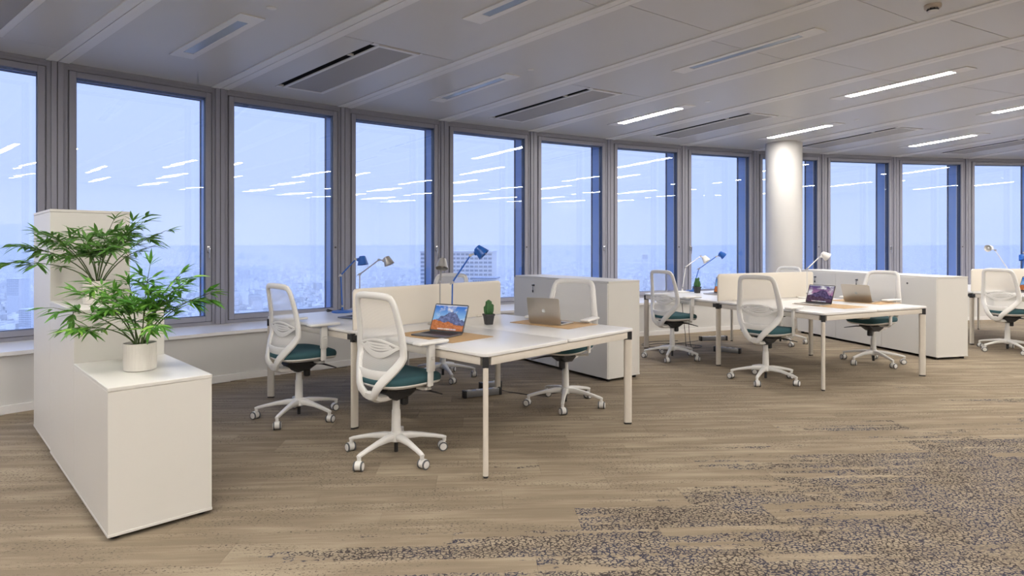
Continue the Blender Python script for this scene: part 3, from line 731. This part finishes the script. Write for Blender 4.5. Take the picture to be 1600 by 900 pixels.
        for s in (-1, 1):
            bm = BM(); lathe(bm, [(.029, -.0045), (.0300, -.003), (.0300, .003), (.029, .0045)], 22, Mc @ Matrix.Translation((0, 0, s*.023))); obj('tyre', bm, GREYP, cs)
            bm = BM(); lathe(bm, [(.023, -.002), (.0235, .0), (.021, .004), (0, .0055)], 20, Mc @ Matrix.Translation((0, 0, s*.0265)) @ (Matrix.Identity(4) if s > 0 else Matrix.Rotation(PI, 4, 'X'))); obj('hubcap', bm, PLAST, cs)
    return th
CH = [(-.762, 4.086, 49, -122.7, 'nearest white mesh office chair, before the laptop showing an orange mountain'),
      (-1.712, 4.994, 46, -99.6, 'white mesh office chair left of the nearest one, by the windows'),
      (.464, 5.401, -120, -99, 'white mesh office chair behind the silver laptop on the nearest desk'),
      (-.724, 6.509, -116, -67.7, 'white mesh office chair mostly hidden behind the cream screen of the nearest desk'),
      (1.967, 7.63, 28, -114.7, 'white mesh office chair at the left of the second desk, beside a cactus'),
      (2.595, 6.357, 38, -126, 'white mesh office chair at the near side of the second desk'),
      (4.25, 7.308, -154, -157, 'white mesh office chair in front of the long cabinet, facing the camera'),
      (3.80, 8.80, -154, -90, 'white mesh office chair mostly hidden behind the screen of the second desk'),
      (6.497, 8.15, 17, -100, 'white mesh office chair at the far right edge')]
ch0 = make_chair(CH[0][4])
for i, (x, y, f, ba, lab) in enumerate(CH):
    ch = ch0 if i == 0 else dup(ch0, (x, y, 0), R_(f), lab)
    ch.location = (x, y, 0); ch.rotation_euler = (0, 0, R_(f))
    for c in ch.children:          # the star base swivels by itself
        if c.name.split('.')[0] in ('base_arm', 'caster', 'base_hub'): c.rotation_euler = (0, 0, R_(ba-f))

# ------------------------------------------------------------------ lamps
def lamp(label, base, elbow, hinge, sc, hd, m, bz=ZT):
    b = Vector((base[0], base[1], 0)); th = thing('desk_lamp', label, 'desk lamp', (b.x, b.y, bz), group='jointed desk lamps')
    o = Vector((b.x, b.y, bz)); e = Vector(elbow)-o; h = Vector(hinge)-o; c = Vector(sc)-o; hd = Vector(hd).normalized()
    bm = BM(); lathe(bm, [(.100, 0), (.102, .004), (.098, .014), (.03, .018), (.012, .022), (.010, .05), (0, .05)], 36); obj('base', bm, m, th)
    st = Vector((0, 0, .04))
    bm = BM(); tube(bm, [st, e], [(.0075, .006)]*2, 8); obj('lower_arm', bm, m, th)
    bm = BM(); tube(bm, [e, h], [(.0085, .007), (.0075, .006)], 8); obj('upper_arm', bm, m, th)
    u = (h-e).normalized(); back = e-u*.035+Vector((0, 0, .012))
    bm = BM(); tube(bm, [e+Vector((0, .01, 0)), e-Vector((0, .01, 0))], .013, 10); tube(bm, [h+Vector((0, .01, 0)), h-Vector((0, .01, 0))], .013, 10)
    tube(bm, [st+Vector((0, 0, -.01)), st+Vector((0, 0, .03))], .010, 10)
    tube(bm, [e, back], .004, 6); tube(bm, [back, e+u*.06+Vector((0, 0, .006))], .0015, 5); tube(bm, [e+u*.06+Vector((0, 0, .006)), h], .0015, 5); tube(bm, [h, c], .006, 8); obj('joint', bm, CHROME, th)
    q = hd.to_track_quat('Z', 'Y').to_matrix().to_4x4(); M = Matrix.Translation(c) @ q
    bm = BM(); lathe(bm, [(.0, -.046), (.022, -.044), (.030, -.040), (.053, .042), (.0515, .042), (.029, -.036), (.0, -.038)], 28, M)
    n = (h-c).normalized(); tube(bm, [c+n*.018, c+n*.052], [.022, .016], 12); sh = obj('shade', bm, m, th)
    bm = BM(); lathe(bm, [(.010, -.036), (.012, -.02), (.018, .01), (.012, .028), (0, .032)], 16, M); obj('bulb', bm, LWHITE, sh)
    bm = BM(); tube(bm, [M @ Vector((.0, .0, .0)), M @ Vector((.045, .02, .065))], .0015, 5); obj('handle_wire', bm, CHROME, sh)
def lamp_px(label, bx, by, ex, ey, hx, hy, sx, sy, Y, hd, m, dyh=0):
    b = at(bx, by, Y); lamp(label, (b.x, Y), at(ex, ey, Y), at(hx, hy, Y+dyh), at(sx, sy, Y+dyh*.5), hd, m)
lamp_px('blue desk lamp standing on the desk behind the leftmost chair', 535, 485, 532.5, 430, 556, 405, 566.5, 407, 5.98, (.12, -.1, -1), BLUE)
lamp_px('grey desk lamp rising behind the back of the nearest chair', 562, 484, 562, 428.7, 592, 406, 606, 407.5, 6.22, (.40, -.1, -.9), LGREY)
lamp_px('blue desk lamp tilted up in front of the cream screen', 706, 508, 707, 441, 735, 399, 750.5, 392.5, 4.90, (.72, -.1, -.70), BLUE)
lamp_px('grey desk lamp seen head on beside the tilted blue lamp', 687.5, 500, 687.5, 441, 690.5, 406, 691, 412, 5.08, (-.02, -.42, -.9), LGREY, .14)
lamp_px('white desk lamp beside the small blue lamp on the second desk', 1066, 454, 1071.5, 417, 1095, 400, 1102, 405, 8.55, (.5, -.3, -.8), LWHITE)
lamp_px('small blue desk lamp behind the cactus on the second desk', 1083, 452, 1092, 420, 1119, 401, 1128, 397.5, 8.75, (.75, -.1, -.6), BLUE)
lamp_px('white desk lamp standing near the long cabinet', 1261, 463, 1261, 420, 1280, 402, 1289, 399, 7.56, (.8, -.1, -.55), LWHITE)
lamp_px('white desk lamp leaning left on the farthest desk', 1583, 455, 1575, 421, 1555, 391, 1546, 387.5, 9.2, (-.9, -.4, -.15), LWHITE)
lamp_px('blue desk lamp cut by the right edge', 1600, 453, 1597, 424, 1600, 394, 1597, 402, 9.4, (.1, -.3, -.9), BLUE)

# ------------------------------------------------------------------ laptops and pads
def laptop(label, hinge, ang, tilt, scr, body, W_=.304, D_=.212, pz=ZT+.003, logo=False, group=None):
    """hinge = centre of the hinge line; local +x along hinge, base goes to -y (towards the user)."""
    th = thing('laptop', label, 'laptop', (hinge[0], hinge[1], pz), ang, group)
    bm = BM(); prism(bm, rrect(-W_/2, -D_, W_/2, 0, .012), 0, .010, bev=.002); bs = obj('base', bm, body, th)
    bm = BM()
    for r in range(6):
        for c in range(14):
            x = -W_/2+.018+c*(W_-.036)/14; y = -.025-r*.0175; box(bm, (x+.001, y-.0155, .0098), (x+(W_-.036)/14-.001, y, .0108))
    obj('keyboard', bm, KEYS, bs, smooth=False)
    bm = BM(); box(bm, (-.055, -D_+.012, .0095), (.055, -D_+.075, .0103), .0003, seg=1); obj('trackpad', bm, body, bs)
    M = Matrix.Translation((0, 0, .009)) @ Matrix.Rotation(R_(tilt), 4, 'X')     # tilt 0 = upright lid
    Mr = M @ Matrix.Rotation(PI/2, 4, 'X')
    bm = BM(); prism(bm, rrect(-W_/2, 0, W_/2, D_, .012), -.006, 0, Mr, bev=.0015); ld = obj('lid', bm, body, th)
    bm = BM(); prism(bm, rrect(-W_/2+.002, .002, W_/2-.002, D_-.002, .010), 0, .0006, Mr); obj('bezel', bm, BLACK, ld)
    t = bmesh.new(); x0, x1, y0, y1 = -W_/2+.009, W_/2-.009, .014, D_-.009
    v = [t.verts.new((a, b, z)) for z in (.0005, .0010) for a, b in ((x0, y0), (x1, y0), (x1, y1), (x0, y1))]
    f = t.faces.new(v[4:]); t.faces.new(v[:4][::-1])
    for k in range(4): t.faces.new((v[k], v[(k+1) % 4], v[4+(k+1) % 4], v[4+k]))
    uvl = t.loops.layers.uv.new('UVMap')
    for ff in t.faces:
        for lp in ff.loops: lp[uvl].uv = ((lp.vert.co.x-x0)/(x1-x0), (lp.vert.co.y-y0)/(y1-y0))
    bmesh.ops.transform(t, matrix=Mr, verts=t.verts); obj('screen', t, scr, ld, smooth=False)
    if logo:
        bm = BM(); pts = []
        for k in range(36):
            a = 2*PI*k/36; r = .015*(1+.05*math.cos(2*a)); x, y = r*math.cos(a), r*math.sin(a)*1.02
            if k in (8, 9, 10): y -= .003*(1-abs(k-9)*.6)
            if k in (26, 27, 28): y += .0015
            dx, dy = x-.0185, y-.002
            dd = math.hypot(dx, dy)
            if dd < .0075: x, y = .0185+dx/dd*.0075, .002+dy/dd*.0075
            pts.append((x, y))
        Ml = Mr @ Matrix.Translation((0, D_/2, -.0064)) @ Matrix.Rotation(PI, 4, 'Y')
        prism(bm, pts, -.0001, .0005, Ml)
        prism(bm, [(.0, .016), (.002, .021), (.007, .024), (.006, .019)], -.0001, .0005, Ml); obj('emblem', bm, mat('emblem_pale', (.55, .57, .58), .2, metal=.3, noise=.02), ld)
    return th
def pad(label, c, ang, W_=.62, D_=.40):
    bm = BM(); prism(bm, rrect(-W_/2, -D_/2, W_/2, D_/2, .012), 0, .0028, bev=.0008)
    o = obj('desk_pad', bm, KRAFT, loc=(c[0], c[1], ZT)); o.rotation_euler = (0, 0, ang); tag(o, label, 'desk pad', 'tan desk pads')
# laptop 1: hinge line runs towards -32 deg, user on the lower left
laptop('open grey laptop on the nearest desk showing an orange mountain under blue sky', (-.482, 4.515), R_(-31), -22, SCR1, ALUD, logo=True)
laptop('silver laptop seen from behind on the nearest desk', (.268, 5.035), R_(-34.5+180), -10, SCR1, ALU, logo=True)
laptop('open laptop behind the backrest of the nearest chair', (-1.30, 5.58), R_(-36), -14, SCR1, ALUD)
laptop('open laptop on the second desk showing a purple mountain', (3.35, 6.80), R_(-58), -22, SCR2, ALU)
laptop('pale silver laptop seen from behind on the second desk', (3.915, 7.03), R_(-52+180), -24, SCR2, ALU, logo=True)
laptop('open laptop half hidden behind the left end of the second desk screen', (2.79, 8.22), R_(-58), -14, SCR1, ALU)
laptop('open laptop on the farthest desk at the right edge', (7.12, 8.56), R_(-80), -20, SCR1, ALUD)
pad('tan desk pad under the open grey laptop on the nearest desk', (-.49, 4.43), R_(-42))
pad('tan desk pad under the silver laptop on the nearest desk', (.34, 5.12), R_(-43))
pad('tan desk pad under the laptop with the purple mountain', (3.40, 6.66), R_(-63))
pad('tan desk pad under the pale silver laptop on the second desk', (4.02, 7.10), R_(-63))

# ------------------------------------------------------------------ cacti
def cactus(label, x, y, n):
    th = thing('potted_cactus', label, 'cactus', (x, y, ZT), .4, 'small potted cacti')
    bm = BM()
    def sq(s, z, r=.2): return [Vector((a*s, b*s, z)) for a, b in rrect(-1, -1, 1, 1, r, 3)]
    skin(bm, [sq(.028, 0), sq(.038, .072), sq(.042, .073), sq(.042, .086), sq(.037, .086), sq(.036, .076)]); obj('pot', bm, POTD, th)
    bm = BM(); skin(bm, [sq(.036, .070), sq(.036, .079)]); obj('soil', bm, SOIL, th)
    def body(bm, p0, p1, r):
        d = Vector(p1)-Vector(p0); M = Matrix.Translation(p0) @ d.to_track_quat('Z', 'Y').to_matrix().to_4x4(); L = d.length
        secs = []
        for k in range(9):
            f = k/8; rr = r*(.75+.45*math.sin(PI*min(f*1.1, 1)**.8)) if f < .8 else r*math.sqrt(max(.02, 1-((f-.8)/.2)**2))
            secs.append([M @ Vector((rr*(1+.13*math.cos(8*2*PI*j/32))*math.cos(2*PI*j/32), rr*(1+.13*math.cos(8*2*PI*j/32))*math.sin(2*PI*j/32), L*f)) for j in range(32)])
        skin(bm, secs)
    if n == 1:
        bm = BM(); body(bm, (0, 0, .078), (0, .0, .20), .026); obj('stem', bm, CACT, th)
        bm = BM(); body(bm, (.022, 0, .08), (.034, 0, .165), .013); obj('side_shoot', bm, CACT, th)
        bm = BM(); body(bm, (-.02, .0, .08), (-.03, .01, .15), .012); obj('side_shoot', bm, CACT, th)
    else:
        bm = BM(); body(bm, (0, 0, .078), (.0, .0, .175), .034); obj('stem', bm, CACT, th)
        bm = BM(); body(bm, (-.01, 0, .15), (-.022, 0, .205), .014); obj('side_shoot', bm, CACT, th)
        bm = BM(); body(bm, (.012, 0, .16), (.024, 0, .21), .012); obj('side_shoot', bm, CACT, th)
cactus('small tall cactus in a dark square pot on the nearest desk', -.19, 5.06, 1)
cactus('small bushy cactus in a dark square pot on the second desk', 2.51, 8.42, 2)

# ------------------------------------------------------------------ bamboo plants
def leafmesh(name, m):
    t = bmesh.new(); L = .074; rows = []
    for k in range(7):
        f = k/6; w_ = .0068*math.sin(PI*f**.75)**.9 if 0 < f < 1 else .0006; x = L*f; z = -.18*L*f*f
        rows.append([t.verts.new((x, -w_, z+w_*.35)), t.verts.new((x, 0, z)), t.verts.new((x, w_, z+w_*.35))])
    for a, b in zip(rows, rows[1:]):
        for j in range(2): t.faces.new((a[j], b[j], b[j+1], a[j+1]))
    me = bpy.data.meshes.new(name); t.to_mesh(me); t.free(); me.materials.append(m)
    for p in me.polygons: p.use_smooth = True
    return me
LM = {'a': leafmesh('leaf', LEAF_A), 'b': leafmesh('leaf', LEAF_B)}
def plant(label, x, y, z, kind, stems, seed):
    rnd = random.Random(seed); th = thing('potted_bamboo', label, 'potted plant', (x, y, z), 0, 'potted bamboo plants')
    bm = BM(); n = 96; prof = [(.072, 0), (.078, .004), (.080, .02), (.080, .138), (.079, .144), (.074, .145), (.073, .12)]
    secs = []
    for r, zz in prof:
        k = 1 if .01 < zz < .14 and r > .075 else .15
        secs.append([Vector(((r-.005*k*(.5+.5*math.cos(32*2*PI*j/n)))*math.cos(2*PI*j/n), (r-.003*k*(.5+.5*math.cos(32*2*PI*j/n)))*math.sin(2*PI*j/n), zz)) for j in range(n)])
    skin(bm, secs); obj('pot', bm, POT, th)
    bm = BM(); lathe(bm, [(.0735, .118), (.073, .132), (.04, .137), (0, .138)], 32); obj('soil', bm, SOIL, th)
    count = 0; extra = []
    def basis(d):
        xa = d.normalized(); up = Vector((rnd.uniform(-.5, .5), rnd.uniform(-.5, .5), 1)); ya = up.cross(xa).normalized(); return Matrix((xa, ya, xa.cross(ya))).transposed().to_4x4()
    def leaf(p, d, s):
        nonlocal count
        count += 1
        if count % 3 or count > 880: extra.append((p, d, s)); return
        o = bpy.data.objects.new('leaf', LM[kind]); C.objects.link(o); o.parent = th; s *= 1.12
        d = d.normalized(); xa = d; up = Vector((rnd.uniform(-.5, .5), rnd.uniform(-.5, .5), 1)); ya = up.cross(xa).normalized(); za = xa.cross(ya)
        M = Matrix((xa, ya, za)).transposed().to_4x4(); M.translation = p
        o.matrix_local = M @ Matrix.Diagonal((s, s*rnd.uniform(.9, 1.25), s, 1))
    def spray(p, d, nl, ln):
        # a twig with leaves fanning off its end
        side = Vector((-d.y, d.x, 0)).normalized()
        for k in range(nl):
            f = k/(nl-1)*2-1 if nl > 1 else 0
            dd = (d*.9+side*f*1.1+Vector((rnd.uniform(-.35, .35), rnd.uniform(-.35, .35), rnd.uniform(-.55, .25)))).normalized()
            leaf(p-d*rnd.uniform(0, .045), dd, ln*rnd.uniform(.75, 1.2))
    for (tx, ty, tz, wt) in stems:
        b = Vector((tx*.06+rnd.uniform(-.012, .012), ty*.06+rnd.uniform(-.012, .012), .13)); tip = Vector((tx, ty, tz))
        mid = b.lerp(tip, .5)+Vector((-tx*.16, -ty*.16, .07)); pts = []
        for k in range(9):
            f = k/8; pts.append(b*(1-f)**2+mid*2*f*(1-f)+tip*f*f)
        bm = BM(); tube(bm, pts, [.0042-.0026*k/8 for k in range(9)], 6); st = obj('stem', bm, STEM, th)
        tw = BM()
        for k in range(int(wt*1.6)):
            f = rnd.uniform(.38, 1.0) if k else 1.0; i = min(int(f*8), 7); p = pts[i].lerp(pts[i+1], f*8-i); d = (pts[i+1]-pts[i]).normalized()
            if k:
                d = (d*.5+Vector((rnd.uniform(-1, 1), rnd.uniform(-1, 1), rnd.uniform(-.45, .35)))).normalized()
            q = p+d*rnd.uniform(.03, .09); q.z -= .004
            tube(tw, [p, p.lerp(q, .5)+Vector((0, 0, .006)), q], [.0016, .0013, .001], 5)
            spray(q, d, rnd.choice((6, 7, 8)), 1.0)
        tw_o = obj('twigs', tw, STEM, st); tw_o['kind'] = 'stuff'
    fo = bmesh.new()
    for p, d, sc in extra[:640]:
        M = Matrix.Translation(p) @ basis(d) @ Matrix.Diagonal((sc*1.12, sc*1.2, sc, 1)); t = bmesh.new(); t.from_mesh(LM[kind]); bmesh.ops.transform(t, matrix=M, verts=t.verts); merge(fo, t)
    f_o = obj('foliage', fo, LEAF_A if kind == 'a' else LEAF_B, th); f_o['kind'] = 'stuff'
    print('LEAVES', count)
# stem tips relative to the pot base: (x, y, z, sprays)
plant('bright green bamboo plant in a ribbed white pot on the lowest cabinet', -1.99, 3.325, .718, 'a',
      [(-.34, -.10, .33, 8), (-.27, .05, .44, 8), (-.19, -.12, .40, 8), (-.11, .08, .46, 7), (-.05, -.12, .38, 6), (.02, .05, .53, 7), (.10, -.08, .42, 7), (.17, .07, .50, 7), (.25, -.05, .46, 8), (.34, .04, .40, 8), (-.24, -.16, .24, 6), (.16, -.16, .26, 4), (-.14, .16, .34, 6), (.22, .10, .36, 6)], 11)
plant('darker bamboo plant in a ribbed white pot in front of the tallest cabinet', -2.60, 3.90, 1.017, 'b',
      [(-.38, -.10, .36, 8), (-.32, .06, .42, 8), (-.24, -.12, .43, 8), (-.14, .08, .43, 8), (-.06, -.08, .42, 7), (.04, .08, .42, 7), (.12, -.06, .48, 8), (.20, .06, .50, 8), (.28, -.05, .48, 8), (.36, .05, .44, 7), (-.36, -.16, .26, 5), (.18, -.14, .36, 6), (.26, .14, .36, 5)], 23)

# ------------------------------------------------------------------ floor boxes and cables
def fbox(label, c, ang, L=.36, n=4):
    th = thing('power_box', label, 'power box', (c[0], c[1], 0), ang, 'power boxes under the desks')
    bm = BM(); box(bm, (-L/2+.025, -.03, .004), (L/2-.025, .03, .062), .003); obj('housing', bm, BOXM, th)
    for s in (-1, 1):
        bm = BM(); box(bm, (s*L/2-.0125-s*.0125, -.033, 0), (s*L/2+.0125-s*.0125, .033, .066), .003); obj('end_cap', bm, BLACK, th)
    for k in range(n):
        bm = BM(); x = -L/2+.06+k*(L-.12)/(n-1); lathe(bm, [(.02, .062), (.02, .066), (.016, .067), (.015, .063)], 18, Matrix.Translation((x, 0, 0))); obj('socket', bm, PLAST, th)
fbox('grey power box on the carpet under the nearest desk', (-.275, 5.71), R_(25), .37)
fbox('short grey power box behind the one under the nearest desk', (-.21, 6.02), R_(25), .22, 2)
fbox('grey power box farther back under the second desk', (2.93, 9.05), R_(10), .42)
fbox('grey power box nearer the camera under the second desk', (2.79, 8.05), R_(-35), .34)
def cable(label, pts, r=.004, group='black cables under the desks'):
    pts = [Vector(p) for p in pts]; out = []
    for i in range(len(pts)-1):
        p0, p1, p2, p3 = pts[max(i-1, 0)], pts[i], pts[i+1], pts[min(i+2, len(pts)-1)]
        for k in range(6):
            t = k/6; out.append(.5*((2*p1)+(-p0+p2)*t+(2*p0-5*p1+4*p2-p3)*t*t+(-p0+3*p1-3*p2+p3)*t**3))
    out.append(pts[-1]); bm = BM(); tube(bm, out, r, 6); o = obj('cable', bm, BLACK); tag(o, label, 'cable', group)
g = .0045
cable('black cable from the power box to behind the near desk chair', [(-.09, 5.80, .03), (-.02, 5.84, g), (.06, 5.80, g), (.2, 5.72, g), (.36, 5.78, g), (.5, 5.86, g), (.72, 5.9, g)])
cable('looped black cable lying under the chair beside the cactus', [(1.85, 8.55, g), (2.05, 8.75, g), (2.35, 8.72, g), (2.6, 8.55, g), (2.45, 8.35, g), (2.15, 8.40, g), (2.1, 8.62, g), (2.4, 8.80, g), (2.7, 9.0, g)])
cable('black cable curling by the left leg of the second desk', [(1.85, 8.3, g), (2.0, 8.2, g), (2.2, 8.25, g), (2.15, 8.45, g), (1.95, 8.42, g), (1.80, 8.62, g), (2.0, 8.9, g), (2.4, 9.0, g)])
cable('black cable hanging beside the chair at the second desk', [(2.28, 8.35, .64), (2.30, 8.35, .45), (2.33, 8.36, .2), (2.36, 8.38, g), (2.5, 8.45, g)])
cable('second thin cable hanging under the second desk', [(2.47, 8.5, .64), (2.43, 8.5, .45), (2.42, 8.5, .25), (2.45, 8.5, g), (2.55, 8.6, g)])
cable('coiled black cable beside the blue lamp on the nearest desk', [(-1.79, 6.02, ZT+.006), (-1.80, 6.06, ZT+.02), (-1.76, 6.07, ZT+.006), (-1.74, 6.02, ZT+.012), (-1.78, 6.0, ZT+.006), (-1.80, 6.05, ZT+.012), (-1.72, 6.06, ZT+.006), (-1.64, 6.04, ZT+.03)], .005)
